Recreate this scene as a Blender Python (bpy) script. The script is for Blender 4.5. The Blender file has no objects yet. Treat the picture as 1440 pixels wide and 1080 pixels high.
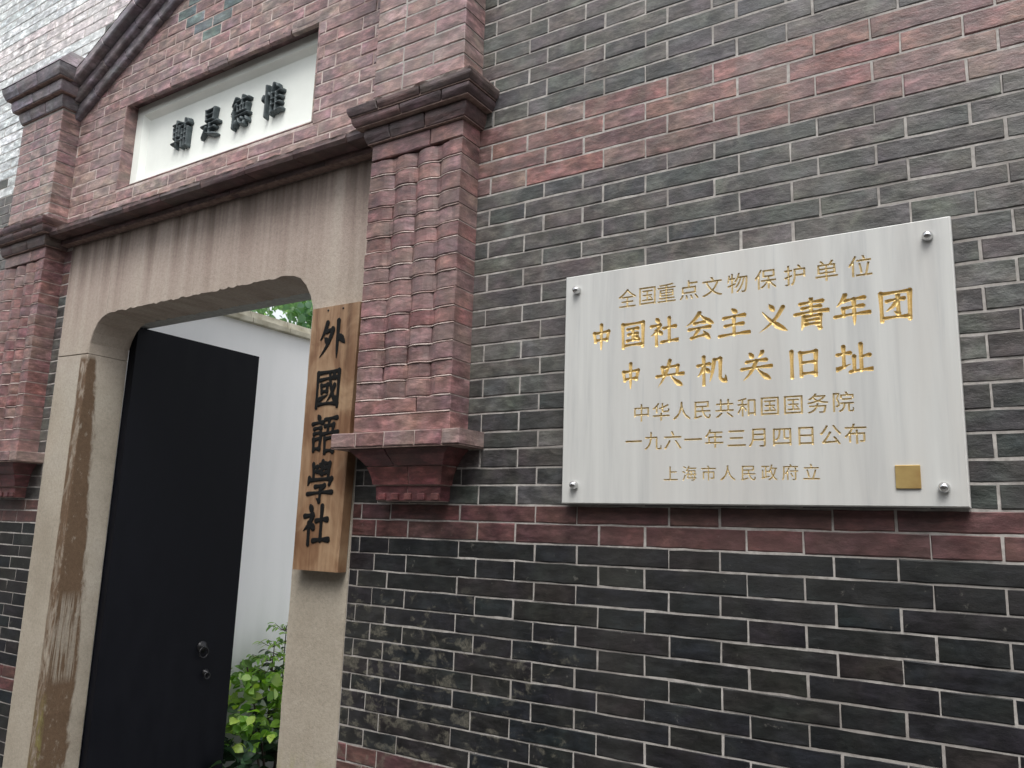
import bpy, bmesh, math, random
import numpy as np
from mathutils import Vector, Matrix
R = math.radians
U = 0.046          # one brick course in metres; the drawing below is in courses
Z0 = 1.52          # height in metres of the bed joint used as z = 0
random.seed(7); NR = np.random.RandomState(7)
sc = bpy.context.scene
COL = sc.collection

# ------------------------------------------------------------------ camera
def Wp(x, y, z): return Vector((x*U, y*U, z*U + Z0))
yaw, pitch, roll, FPX = -0.5747, 0.1812, 0.0325, 1129.35
CAM = np.array([25.2285, -36.0276, 0.5896])
cy, sy, cp, sp = math.cos(yaw), math.sin(yaw), math.cos(pitch), math.sin(pitch)
fwd = Vector((sy*cp, cy*cp, sp)); rgt = Vector((cy, -sy, 0)); upv = rgt.cross(fwd)
cr, sr = math.cos(roll), math.sin(roll)
cr_, cu_ = cr*rgt + sr*upv, -sr*rgt + cr*upv
cam = bpy.data.cameras.new("camera"); co = bpy.data.objects.new("camera", cam); COL.objects.link(co)
m = Matrix((cr_, cu_, -fwd)).transposed().to_4x4(); m.translation = Wp(*CAM)
co.matrix_world = m
cam.sensor_width = 36; cam.lens = 36*FPX/1440; cam.clip_start = 0.02; cam.clip_end = 500
sc.camera = co
def pix(x, y, z):
    d = Vector((x, y, z)) - Vector(CAM); f = d.dot(fwd)
    if f <= 0.1: return (-9e9, 0, 1)
    return (720 + FPX*d.dot(cr_)/f, 540 - FPX*d.dot(cu_)/f, f)

# ------------------------------------------------------------------ sky, sun, exposure
EL, AZ = R(62), R(154)
w = bpy.data.worlds.new("World"); sc.world = w; w.use_nodes = True
nt = w.node_tree; nt.nodes.clear()
sky = nt.nodes.new("ShaderNodeTexSky"); sky.sky_type = 'NISHITA'; sky.sun_disc = False
sky.sun_elevation = EL; sky.sun_rotation = AZ; sky.air_density = 1.4; sky.dust_density = 4.0; sky.ozone_density = 1.0
hs = nt.nodes.new("ShaderNodeHueSaturation"); hs.inputs['Saturation'].default_value = 0.22
bg = nt.nodes.new("ShaderNodeBackground"); bg.inputs['Strength'].default_value = 0.12
wo = nt.nodes.new("ShaderNodeOutputWorld")
nt.links.new(sky.outputs[0], hs.inputs['Color']); nt.links.new(hs.outputs[0], bg.inputs['Color']); nt.links.new(bg.outputs[0], wo.inputs['Surface'])
sun = bpy.data.lights.new("sun", 'SUN'); sun.energy = 1.3; sun.angle = R(30); sun.color = (1, 0.98, 0.95)
so = bpy.data.objects.new("sun", sun); COL.objects.link(so)
# Nishita: rotation 0 looks along +Y, positive turns clockwise seen from above
sdir = Vector((math.sin(AZ)*math.cos(EL), math.cos(AZ)*math.cos(EL), math.sin(EL)))
so.rotation_euler = sdir.to_track_quat('Z', 'Y').to_euler(); so.location = (0, -3, 12)
sc.view_settings.view_transform = 'Standard'; sc.view_settings.look = 'None'
sc.view_settings.exposure = 1.1; sc.view_settings.gamma = 1.0

# ------------------------------------------------------------------ helpers
def prop(o, label=None, cat=None, group=None, kind=None):
    if label: o['label'] = label
    if cat: o['category'] = cat
    if group: o['group'] = group
    if kind: o['kind'] = kind
    return o
def thing(name, loc, label, cat, group=None):
    o = bpy.data.objects.new(name, None); o.location = Wp(*loc); o.empty_display_size = 0.05; COL.objects.link(o)
    return prop(o, label, cat, group)
def wloc(o):
    v = Vector((0, 0, 0))
    while o: v += Vector(o.location); o = o.parent
    return v
def link(name, me, parent=None, loc=(0, 0, 0), kind=None, label=None):
    """loc in courses (world). mesh is in metres relative to loc."""
    o = bpy.data.objects.new(name, me); COL.objects.link(o)
    p = Wp(*loc)
    if parent: o.parent = parent; o.location = p - wloc(parent)
    else: o.location = p
    if kind: o['kind'] = kind
    if label: o['label'] = label
    return o
def mesh(name, vs, fs, mat, smooth=False, rnd=None):
    me = bpy.data.meshes.new(name)
    me.from_pydata([(v[0]*U, v[1]*U, v[2]*U) for v in vs], [], fs)
    if isinstance(mat, (list, tuple)):
        for a in mat: me.materials.append(a)
    else: me.materials.append(mat)
    if smooth: me.polygons.foreach_set('use_smooth', [True]*len(me.polygons))
    if rnd is not None:
        at = me.attributes.new('rnd', 'FLOAT', 'FACE'); at.data.foreach_set('value', rnd)
    me.update(); return me
def np_mesh(name, V, F, mat, midx=None, smooth=False):
    me = bpy.data.meshes.new(name); V = np.asarray(V, float)*U; F = np.asarray(F, np.int32)
    me.vertices.add(len(V)); me.vertices.foreach_set('co', V.ravel())
    me.loops.add(F.size); me.loops.foreach_set('vertex_index', F.ravel())
    me.polygons.add(len(F)); me.polygons.foreach_set('loop_start', np.arange(0, F.size, F.shape[1], dtype=np.int32))
    me.materials.append(mat)
    if smooth: me.polygons.foreach_set('use_smooth', np.ones(len(F), bool))
    me.update(calc_edges=True); return me
def box_vf(x0, x1, y0, y1, z0, z1, vs=None, fs=None):
    vs = [] if vs is None else vs; fs = [] if fs is None else fs; n = len(vs)
    vs += [(x0,y0,z0),(x1,y0,z0),(x1,y1,z0),(x0,y1,z0),(x0,y0,z1),(x1,y0,z1),(x1,y1,z1),(x0,y1,z1)]
    fs += [tuple(n+i for i in f) for f in ((0,1,5,4),(1,2,6,5),(2,3,7,6),(3,0,4,7),(4,5,6,7),(3,2,1,0))]
    return vs, fs
def boxobj(name, x0, x1, y0, y1, z0, z1, mat, parent=None, bev=0, kind=None, label=None):
    c = ((x0+x1)/2, (y0+y1)/2, (z0+z1)/2)
    vs, fs = box_vf(x0-c[0], x1-c[0], y0-c[1], y1-c[1], z0-c[2], z1-c[2])
    me = mesh(name, vs, fs, mat)
    if bev:
        bm = bmesh.new(); bm.from_mesh(me)
        bmesh.ops.bevel(bm, geom=bm.edges[:], offset=bev*U, segments=2, affect='EDGES', profile=0.6)
        bm.to_mesh(me); bm.free()
    return link(name, me, parent, c, kind, label)

# ------------------------------------------------------------------ materials
class M:
    def __init__(s, name, rough=0.7, spec=0.5, metal=0.0, col=(0.5,0.5,0.5)):
        s.m = bpy.data.materials.new(name); s.m.use_nodes = True; s.t = s.m.node_tree
        s.b = s.t.nodes['Principled BSDF']
        s.b.inputs['Roughness'].default_value = rough; s.b.inputs['Specular IOR Level'].default_value = spec
        s.b.inputs['Metallic'].default_value = metal; s.b.inputs['Base Color'].default_value = (*col, 1)
        s._pos = None
    def n(s, t, **k):
        a = s.t.nodes.new(t)
        for q, v in k.items(): setattr(a, q, v)
        return a
    def put(s, sock, v):
        if hasattr(v, 'is_linked') or isinstance(v, bpy.types.NodeSocket): s.t.links.new(v, sock)
        else:
            if isinstance(v, (tuple, list)) and len(v) == 3 and sock.type == 'RGBA': v = (*v, 1)
            sock.default_value = v
    def pos(s, sx=1, sy=1, sz=1, off=(0,0,0), obj=False):
        if obj: src = s.n('ShaderNodeTexCoord').outputs['Object']
        else: src = s.n('ShaderNodeNewGeometry').outputs['Position']
        mp = s.n('ShaderNodeMapping'); s.put(mp.inputs[0], src)
        mp.inputs['Scale'].default_value = (sx, sy, sz); mp.inputs['Location'].default_value = off
        return mp.outputs[0]
    def noise(s, vec, scale=5, det=4, rough=0.55, dist=0.0, out='Fac'):
        a = s.n('ShaderNodeTexNoise'); s.put(a.inputs['Vector'], vec); a.inputs['Scale'].default_value = scale
        a.inputs['Detail'].default_value = det; a.inputs['Roughness'].default_value = rough; a.inputs['Distortion'].default_value = dist
        return a.outputs[out]
    def ramp(s, fac, stops, interp='LINEAR'):
        a = s.n('ShaderNodeValToRGB'); s.put(a.inputs[0], fac); a.color_ramp.interpolation = interp
        e = a.color_ramp.elements
        while len(e) < len(stops): e.new(0.5)
        for i, (p, c) in enumerate(stops):
            e[i].position = p; e[i].color = (*((c, c, c) if isinstance(c, (int, float)) else c), 1)
        return a.outputs[0]
    def mix(s, fac, a, b, mode='MIX'):
        x = s.n('ShaderNodeMix', data_type='RGBA', blend_type=mode); s.put(x.inputs[0], fac); s.put(x.inputs[6], a); s.put(x.inputs[7], b)
        return x.outputs[2]
    def math(s, op, a, b=0.0, clamp=False):
        x = s.n('ShaderNodeMath', operation=op, use_clamp=clamp); s.put(x.inputs[0], a); s.put(x.inputs[1], b); return x.outputs[0]
    def axis(s, i):
        x = s.n('ShaderNodeSeparateXYZ'); s.put(x.inputs[0], s.n('ShaderNodeNewGeometry').outputs['Position']); return x.outputs[i]
    def rng(s, v, a, b, c=0.0, d=1.0):
        x = s.n('ShaderNodeMapRange', clamp=True); s.put(x.inputs[0], v)
        for i, q in enumerate((a, b, c, d)): x.inputs[i+1].default_value = q
        return x.outputs[0]
    def rnd(s):
        a = s.n('ShaderNodeAttribute', attribute_name='rnd').outputs['Fac']
        return s.math('FRACT', s.math('ADD', s.n('ShaderNodeObjectInfo').outputs['Random'], a))
    def col(s, v): s.put(s.b.inputs['Base Color'], v)
    def bump(s, h, st=0.3, dist=0.002):
        a = s.n('ShaderNodeBump'); a.inputs['Strength'].default_value = st; a.inputs['Distance'].default_value = dist
        s.put(a.inputs['Height'], h); s.put(s.b.inputs['Normal'], a.outputs[0])

def zc(z): return z*U + Z0    # courses -> metres
def brick_mat(name, pal, dust, stains=True, rough=(0.34, 0.62), wearcol=(0.20,0.19,0.17), amt=0.45, bump=0.6, tint=0.26):
    s = M(name, rough=0.6, spec=0.3 if 'black' in name else 0.5)
    r = s.rnd()
    off = s.n('ShaderNodeCombineXYZ'); s.put(off.inputs[0], s.math('MULTIPLY', r, 37.0)); s.put(off.inputs[2], s.math('MULTIPLY', r, 11.0))
    va = s.n('ShaderNodeVectorMath', operation='ADD'); s.put(va.inputs[0], s.pos()); s.put(va.inputs[1], off.outputs[0]); P = va.outputs[0]
    base = s.ramp(r, [(i/(len(pal)-1), c) for i, c in enumerate(pal)])
    mp = s.n('ShaderNodeMapping'); s.put(mp.inputs[0], P); mp.inputs['Scale'].default_value = (0.45, 0.45, 1.2)
    n1 = s.noise(mp.outputs[0], 40, 8, 0.7, 0.1)
    base = s.mix(1.0, base, s.ramp(n1, [(0.30, 0.34), (0.5, 0.95), (0.69, 2.2)]), 'MULTIPLY')
    n2 = s.noise(P, 15, 7, 0.68, 0.15)
    base = s.mix(s.math('MULTIPLY', s.rng(n2, 0.5, 0.72), amt), base, dust)
    hue = s.noise(P, 11, 3, .5, .5, out='Color')
    hx = s.n('ShaderNodeHueSaturation'); s.put(hx.inputs['Color'], hue); hx.inputs['Saturation'].default_value = tint; hx.inputs['Value'].default_value = 2.0
    base = s.mix(1.0, base, hx.outputs[0], 'MULTIPLY')
    # broad weathering of the wall
    n3 = s.noise(s.pos(), 1.7, 4, 0.6)
    base = s.mix(s.math('MULTIPLY', s.rng(n3, 0.48, 0.66), 0.38), base, dust)
    fine = s.noise(P, 160, 4, 0.7)
    if stains:
        # pale salt blooms next to the stone jamb and along joints
        x = s.axis(0); z = s.axis(2)
        mx = s.math('MULTIPLY', s.math('MULTIPLY', s.rng(x, -9.6*U, -9.2*U), s.rng(x, -8.6*U, 9*U, 1.0, 0.0)), s.math('MULTIPLY', s.rng(z, zc(-2.0), zc(-6), 0.0, 1.0), s.rng(z, zc(-14), zc(-11.5), 0.0, 1.0)))
        nb = s.noise(s.pos(1, 1, 1.3), 22, 7, 0.62, 0.4)
        bl = s.rng(s.math('ADD', nb, s.math('MULTIPLY', mx, 0.09)), 0.585, 0.66)
        bl = s.math('MULTIPLY', bl, s.math('MULTIPLY', s.rng(mx, 0, .25), s.rng(fine, .3, .65, .05, .65)))
        base = s.mix(bl, base, (0.15, 0.14, 0.11))
        sp = s.rng(s.noise(s.pos(), 48, 6, 0.7, 0.4), 0.64, 0.70)
        base = s.mix(s.math('MULTIPLY', sp, 0.35), base, wearcol)
    s.col(base)
    s.put(s.b.inputs['Roughness'], s.rng(n1, 0.2, 0.8, rough[0], rough[1]))
    h = s.math('ADD', s.math('MULTIPLY', n1, 1.0), s.math('MULTIPLY', fine, 0.35))
    s.bump(h, bump, 0.0035)
    return s.m
MAT = {}
MAT['grey'] = brick_mat('grey_brick', [(.042,.040,.039),(.064,.061,.057),(.046,.048,.045),(.074,.061,.058),(.042,.045,.043),(.070,.067,.060),(.060,.048,.048),(.035,.037,.038)], (.15,.145,.13), amt=.6)
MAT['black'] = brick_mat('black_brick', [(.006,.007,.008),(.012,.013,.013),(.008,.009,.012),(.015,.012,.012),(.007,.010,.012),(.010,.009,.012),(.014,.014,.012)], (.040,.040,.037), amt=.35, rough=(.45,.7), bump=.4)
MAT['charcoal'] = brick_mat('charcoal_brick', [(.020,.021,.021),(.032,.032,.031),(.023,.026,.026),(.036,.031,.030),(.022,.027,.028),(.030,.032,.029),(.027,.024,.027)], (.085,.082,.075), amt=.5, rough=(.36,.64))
MAT['red'] = brick_mat('red_brick', [(.125,.062,.058),(.155,.085,.076),(.11,.062,.06),(.145,.098,.085),(.165,.078,.07),(.12,.075,.072)], (.20,.155,.14), amt=.5)
MAT['darkred'] = brick_mat('dark_red_brick', [(.062,.026,.026),(.080,.032,.030),(.050,.024,.025),(.075,.036,.030)], (.13,.075,.07), amt=.35, bump=.4)
MAT['rose'] = brick_mat('rose_brick', [(.175,.103,.10),(.20,.128,.12),(.155,.094,.095),(.20,.145,.13),(.18,.105,.102),(.165,.115,.113)], (.30,.235,.215), stains=False, amt=.5)
MAT['pier'] = brick_mat('pier_brick', [(.13,.062,.060),(.165,.085,.080),(.12,.064,.064),(.15,.095,.088),(.175,.076,.070),(.125,.078,.082)], (.235,.175,.165), stains=False, amt=.4)
MAT['teal'] = brick_mat('teal_brick', [(.075,.105,.105),(.095,.125,.12),(.085,.11,.115)], (.17,.19,.18), stains=False)
MAT['cornice'] = brick_mat('cornice_brick', [(.075,.042,.042),(.095,.055,.052),(.062,.040,.044),(.085,.06,.056)], (.16,.12,.115), stains=False, amt=.3)
MAT['corbel'] = brick_mat('corbel_brick', [(.085,.030,.032),(.11,.038,.036),(.095,.030,.034)], (.15,.085,.08), stains=False, amt=.25)
MAT['pale'] = brick_mat('glare_pale_brick', [(.40,.42,.43),(.48,.50,.50),(.36,.39,.40),(.50,.51,.52)], (.60,.62,.62), stains=False, amt=.6, tint=.05)  # sky glare on the upper left wall, painted as pale brick

MAT['capstone'] = brick_mat('glare_pale_cap_brick', [(.12,.10,.115),(.15,.125,.135),(.11,.10,.12)], (.22,.21,.23), stains=False, amt=.5)  # cap and rake colour lightened to carry the upper-left glare
MAT['palered'] = brick_mat('glare_pale_red_brick', [(.40,.35,.36),(.46,.42,.42),(.42,.41,.41)], (.60,.58,.58), stains=False, amt=.6, tint=.05)  # red band with the sky glare washed into its colour
s = M('lime_mortar', rough=.85); n = s.noise(s.pos(), 60, 5, .6); nb = s.noise(s.pos(), 7, 4, .6)
c = s.ramp(n, [(.3, (.24,.225,.21)), (.7, (.48,.455,.43))])
c = s.mix(s.rng(nb, .42, .66, 0, .75), c, (.20,.18,.165)); s.col(c); s.bump(n, .4, .001); MAT['mortar'] = s.m
s = M('red_tinted_mortar', rough=.85); n = s.noise(s.pos(), 60, 5, .6); nb = s.noise(s.pos(), 9, 4, .6)
c = s.ramp(n, [(.3, (.34,.27,.245)), (.7, (.56,.49,.46))])
c = s.mix(s.rng(nb, .42, .62, 0, .75), c, (.20,.115,.10)); s.col(c); s.bump(n, .4, .001); MAT['rmortar'] = s.m
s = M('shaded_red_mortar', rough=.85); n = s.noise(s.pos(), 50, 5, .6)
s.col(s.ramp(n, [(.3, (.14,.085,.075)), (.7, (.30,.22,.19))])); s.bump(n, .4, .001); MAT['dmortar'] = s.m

def stone(paint=True):
    s = M('weathered_cast_stone', rough=.85, spec=.35)
    streak = s.noise(s.pos(13, 4, .5), 1.0, 6, .6, .4)
    broad = s.noise(s.pos(), 2.2, 4, .6)
    fine = s.noise(s.pos(), 230, 4, .75)
    gr = s.noise(s.pos(), 95, 8, .78)
    z = s.axis(2)
    low = s.rng(z, zc(11), zc(20), 0.0, 1.0)
    base = s.ramp(broad, [(.3, (.27,.235,.185)), (.55, (.35,.312,.255)), (.75, (.38,.35,.30))])
    pk = s.ramp(streak, [(.25, (.20,.145,.12)), (.40, (.31,.24,.21)), (.56, (.385,.315,.275)), (.75, (.43,.375,.325))])
    base = s.mix(s.math('MULTIPLY', low, .85), base, pk)
    base = s.mix(1.0, base, s.ramp(gr, [(.3, .78), (.5, 1.0), (.75, 1.18)]), 'MULTIPLY')
    pit = s.rng(fine, .66, .73)
    base = s.mix(s.math('MULTIPLY', pit, .7), base, (.07,.06,.05))
    # dirty band under the moulding, running down in streaks
    top = s.math('MULTIPLY', s.rng(z, zc(19.5), zc(24.2), 0.0, 1.0), s.rng(streak, .62, .38, 0.15, .9))
    base = s.mix(top, base, (.10,.075,.062))
    if paint:
        # old brown paint left on the reveal of the left jamb
        y = s.axis(1); x = s.axis(0)
        e = s.noise(s.pos(1, 1, .35), 30, 5, .65, .6)
        d = s.noise(s.pos(14, 50, 2.0), 1.6, 4, .6, 1.2)
        yy = s.math('ADD', y, s.math('MULTIPLY', s.math('SUBTRACT', e, .5), .06))
        edge = s.rng(z, zc(-8), zc(14), 2.25*U, .75*U)
        lim = s.math('SUBTRACT', edge, yy)
        inn = s.math('MULTIPLY', s.rng(lim, -.006, .008), s.rng(s.noise(s.pos(1,1,.5), 45, 5, .7), .3, .42, .45, 1.0))
        front = s.rng(yy, -.35*U, -.05*U)
        gap = s.math('MULTIPLY', s.rng(z, zc(-12.5), zc(-11.8)), s.rng(z, zc(-5.2), zc(-6.4)))
        gapm = s.math('MULTIPLY', s.math('MULTIPLY', gap, s.rng(d, .44, .56)), .7)
        pm = s.math('MULTIPLY', s.math('MULTIPLY', inn, front), s.math('SUBTRACT', 1.0, gapm))
        pm = s.math('MULTIPLY', pm, s.math('MULTIPLY', s.rng(x, -41.5*U, -41.4*U), s.rng(x, -40.2*U, -39.6*U, 1, 0)))
        pm = s.math('MULTIPLY', pm, s.rng(z, zc(14.1), zc(13.6)))
        base = s.mix(pm, base, s.ramp(gr, [(.3, (.085,.052,.030)), (.7, (.14,.090,.054))]))
        gx = s.math('MULTIPLY', s.rng(z, zc(-12.5), zc(-15)), s.math('MULTIPLY', s.rng(y, .3*U, .1*U), s.rng(x, -41.6*U, -40.6*U)))
        base = s.mix(s.math('MULTIPLY', gx, s.rng(e, .45, .6, 0, .7)), base, (.22,.21,.06))
    s.col(base)
    s.bump(s.math('ADD', s.math('MULTIPLY', gr, .8), s.math('MULTIPLY', fine, .5)), .55, .003)
    return s.m
MAT['stone'] = stone()
s = M('inner_concrete', rough=.9); n = s.noise(s.pos(6,6,2), 8, 5, .6)
s.col(s.ramp(n, [(.3, (.26,.26,.25)), (.7, (.38,.38,.37))])); s.bump(n, .3, .002); MAT['inner'] = s.m

s = M('white_marble', rough=.32, spec=.5)
v1 = s.noise(s.pos(26, 1, 1.6), 1.0, 6, .6, .4); v2 = s.noise(s.pos(7, 1, .9), 1.0, 4, .6, .6)
c = s.ramp(v1, [(.28, (.40,.405,.40)), (.48, (.50,.505,.49)), (.7, (.56,.565,.545))])
c = s.mix(s.rng(v2, .42, .68, 0, .55), c, (.48,.465,.44))
c = s.mix(s.rng(s.noise(s.pos(60,1,3), 1.0, 3, .6), .60, .72, 0, .45), c, (.36,.375,.385)); s.col(c)
s.put(s.b.inputs['Roughness'], s.rng(v1, .3, .7, .38, .28)); MAT['marble'] = s.m
s = M('gilding', rough=.45, metal=.45); n = s.noise(s.pos(), 300, 4, .6)
s.col(s.ramp(n, [(.3, (.52,.36,.12)), (.7, (.74,.56,.26))])); s.bump(n, .2, .0005); MAT['gold'] = s.m
s = M('thin_gilding', rough=.5, metal=.4); n = s.noise(s.pos(), 90, 4, .6)
s.col(s.ramp(n, [(.3, (.44,.34,.17)), (.7, (.68,.55,.31))])); MAT['gold2'] = s.m
s = M('bronze_tag', rough=.42, metal=.7); n = s.noise(s.pos(), 35, 3, .5)
s.col(s.ramp(n, [(.3, (.50,.33,.13)), (.7, (.62,.46,.19))])); MAT['bronze'] = s.m
s = M('polished_steel', rough=.16, metal=1.0, col=(.62,.62,.62)); MAT['steel'] = s.m
s = M('varnished_wood', rough=.5, spec=.45)
g = s.noise(s.pos(34, 8, 1.3), 1.0, 6, .62, 1.6); b = s.noise(s.pos(9, 2, 5.5), 1.0, 4, .6, .8)
c = s.ramp(g, [(.28, (.095,.046,.022)), (.5, (.19,.105,.056)), (.72, (.29,.185,.108))])
c = s.mix(s.rng(b, .46, .66, 0, .6), c, (.37,.26,.16)); c = s.mix(s.rng(b, .46, .32, 0, .75), c, (.12,.055,.026))
s.col(c); s.bump(g, .35, .0012); MAT['wood'] = s.m
s = M('black_ink', rough=.7, spec=.15, col=(.006,.006,.006)); MAT['ink'] = s.m
s = M('ledge_bronze_green', rough=.55, spec=.4); n = s.noise(s.pos(), 40, 4, .6)
s.col(s.ramp(n, [(.3, (.035,.047,.052)), (.7, (.075,.095,.10))])); MAT['glyph'] = s.m
s = M('white_plaster', rough=.7); n = s.noise(s.pos(), 5, 5, .6)
s.col(s.ramp(n, [(.3, (.66,.69,.65)), (.7, (.76,.79,.75))])); s.bump(s.noise(s.pos(), 60, 4, .6), .1, .001); MAT['plaster'] = s.m
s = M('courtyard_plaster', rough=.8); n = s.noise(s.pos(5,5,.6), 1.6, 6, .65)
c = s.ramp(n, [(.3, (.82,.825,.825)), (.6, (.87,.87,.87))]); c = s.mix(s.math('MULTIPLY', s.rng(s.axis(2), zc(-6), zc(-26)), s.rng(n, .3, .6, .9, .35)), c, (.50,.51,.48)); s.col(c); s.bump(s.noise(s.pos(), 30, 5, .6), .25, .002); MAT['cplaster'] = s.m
s = M('coping_cream', rough=.8); n = s.noise(s.pos(), 9, 5, .6)
s.col(s.ramp(n, [(.35, (.30,.27,.19)), (.6, (.55,.52,.42))])); MAT['coping'] = s.m
s = M('black_door_paint', rough=.5, spec=.14); n = s.noise(s.pos(3,3,1), 6, 4, .6)
s.col(s.ramp(n, [(.3, (.0025,.003,.0055)), (.7, (.0045,.005,.008))])); s.put(s.b.inputs['Roughness'], s.rng(n, .3, .7, .45, .6)); MAT['door'] = s.m
s = M('dark_iron', rough=.38, metal=.6, col=(.022,.022,.024)); MAT['iron'] = s.m
s = M('grey_paving', rough=.8); n = s.noise(s.pos(), 9, 6, .6)
s.col(s.ramp(n, [(.3, (.10,.10,.095)), (.7, (.17,.165,.155))])); s.bump(n, .4, .004); MAT['paving'] = s.m
s = M('dark_soil', rough=.95); n = s.noise(s.pos(), 22, 6, .65)
s.col(s.ramp(n, [(.3, (.010,.010,.008)), (.7, (.03,.028,.02))])); s.bump(n, .8, .01); MAT['soil'] = s.m
def leafm(name, pal, tr=.35):
    s = M(name, rough=.42, spec=.5); r = s.rnd()
    c = s.ramp(r, [(i/(len(pal)-1), q) for i, q in enumerate(pal)]); s.col(c)
    t = s.n('ShaderNodeBsdfTranslucent'); s.put(t.inputs[0], s.mix(1.0, c, (1.6,1.8,.6), 'MULTIPLY'))
    mx = s.n('ShaderNodeMixShader'); mx.inputs[0].default_value = tr
    s.t.links.new(s.b.outputs[0], mx.inputs[1]); s.t.links.new(t.outputs[0], mx.inputs[2])
    s.t.links.new(mx.outputs[0], s.t.nodes['Material Output'].inputs[0]); return s.m
MAT['leaf'] = leafm('bright_leaf', [(.09,.21,.04),(.26,.46,.06),(.06,.15,.035),(.42,.55,.10),(.15,.30,.06),(.38,.52,.18),(.20,.38,.07),(.04,.10,.03)])
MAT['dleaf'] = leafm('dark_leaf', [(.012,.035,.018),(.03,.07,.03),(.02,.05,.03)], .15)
MAT['tleaf'] = leafm('tree_leaf', [(.22,.36,.30),(.32,.46,.39),(.16,.28,.23),(.40,.52,.45)], .45)
s = M('bark', rough=.9, col=(.06,.045,.035)); MAT['bark'] = s.m
s = M('window_glass_dark', rough=.12, col=(.03,.035,.04)); MAT['glass'] = s.m
s = M('opposite_render', rough=.85); n = s.noise(s.pos(), 2, 5, .6)
s.col(s.ramp(n, [(.3, (.20,.185,.17)), (.7, (.28,.26,.24))])); MAT['opp'] = s.m

# ------------------------------------------------------------------ bricks
ZJ = {-12:-11.54,-11:-10.6,-10:-9.61,-9:-8.63,-8:-7.71,-7:-6.78,-6:-5.8,-5:-4.83,-4:-3.86,-3:-2.86,-2:-1.92,-1:-.92,0:0,1:1.02,2:1.94,3:2.98,4:3.91,5:4.94,6:5.86,7:6.91,8:7.82,9:8.87,10:9.8,11:10.82,12:11.86,13:12.83,14:13.89,15:14.94,16:15.87,17:16.88,18:17.82,19:18.82,20:19.74,21:20.83,22:21.85,23:22.88,24:24.0,25:25.0,26:26.07,27:27.04,28:28.01,29:28.92,30:29.95,31:30.95}
def zj(j):
    if j > 31: return 30.95 + (j-31)*1.0
    if j < -12: return -11.54 + (j+12)*.96
    return ZJ[j]
PER, HD = 7.256, 2.42
GAP = 0.085
def brick_geo(w, h, d, seed, n, bot=.06, tb=.03, jit=1.0):
    """front-centre at origin, front face near y=0, body goes back to y=d"""
    q = random.Random(seed); V = []; F = []
    def J(a): return q.uniform(-a, a)*jit
    def ring(ins_x, ins_b, ins_t, y, jy, jx):
        out = []
        for i in range(n+1):
            t = i/n; x = -w/2+ins_x + (w-2*ins_x)*t
            out.append((x+(J(jx) if 0 < i < n else J(jx*.6)), y+J(jy), -h/2+ins_b+J(jx)))
        for i in range(n, -1, -1):
            t = i/n; x = -w/2+ins_x + (w-2*ins_x)*t
            out.append((x+(J(jx) if 0 < i < n else J(jx*.6)), y+J(jy), h/2-ins_t+J(jx)))
        return out
    A = ring(.035, bot, tb, 0, .014, .020); B = ring(0, 0, 0, .042, 0, .026)
    C = [(p[0], d, p[2]) for p in B]
    V = A+B+C; k = 2*(n+1)
    for i in range(n): F.append((i, i+1, k-2-i, k-1-i))
    for i in range(k):
        j = (i+1) % k
        F.append((k+i, k+j, j, i)); F.append((2*k+i, 2*k+j, k+j, k+i))
    return V, F
BC = {}
def brick_me(w, h, d, mk, nv=5):
    kk = (round(w, 1), round(h, 2), round(d, 1), mk, random.randrange(nv))
    if kk not in BC:
        V, F = brick_geo(kk[0], kk[1], d, int(kk[0]*977+kk[1]*5431+kk[2]*131+kk[4]*71) & 0xffff, 5 if w > 3.3 else 3)
        BC[kk] = mesh('brick_'+mk, V, F, MAT[mk])
    return BC[kk], w/kk[0]
def put_brick(parent, x0, x1, z0, z1, yf, d, mk, name='brick', rot=None):
    me, sx = brick_me(x1-x0, z1-z0, d, mk)
    o = link(name, me, parent, ((x0+x1)/2, yf + random.uniform(-.015, .015), (z0+z1)/2))
    o.scale = (sx, 1, 1)
    if rot is None: o.rotation_euler = (0, random.uniform(-.004, .004), 0)
    return o
class Stuff:
    def __init__(s): s.V = []; s.F = []; s.R = []; s.n = 0
    def add(s, x0, x1, z0, z1, yf, d):
        key = (round(x1-x0, 1), round(z1-z0, 2), random.randrange(5), d)
        if key not in _SG: _SG[key] = [np.array(a) if i == 0 else a for i, a in enumerate(brick_geo(key[0], key[1], d, int(key[0]*977+key[1]*5431+key[2]*71) & 0xffff, 4 if key[0] > 3.3 else 2))]
        V, F = _SG[key]; V = V*[(x1-x0)/key[0], 1, 1] + [(x0+x1)/2, yf+random.uniform(-.02, .02), (z0+z1)/2]
        s.V.append(V); s.F += [tuple(i+s.n for i in f) for f in F]; s.R += [random.random()]*len(F); s.n += len(V)
    def build(s, name, parent, mk):
        if not s.V: return
        me = mesh(name, np.concatenate(s.V).tolist(), s.F, MAT[mk], rnd=s.R)
        o = link(name, me, parent, (0, 0, 0), 'stuff'); return o
_SG = {}

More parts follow.
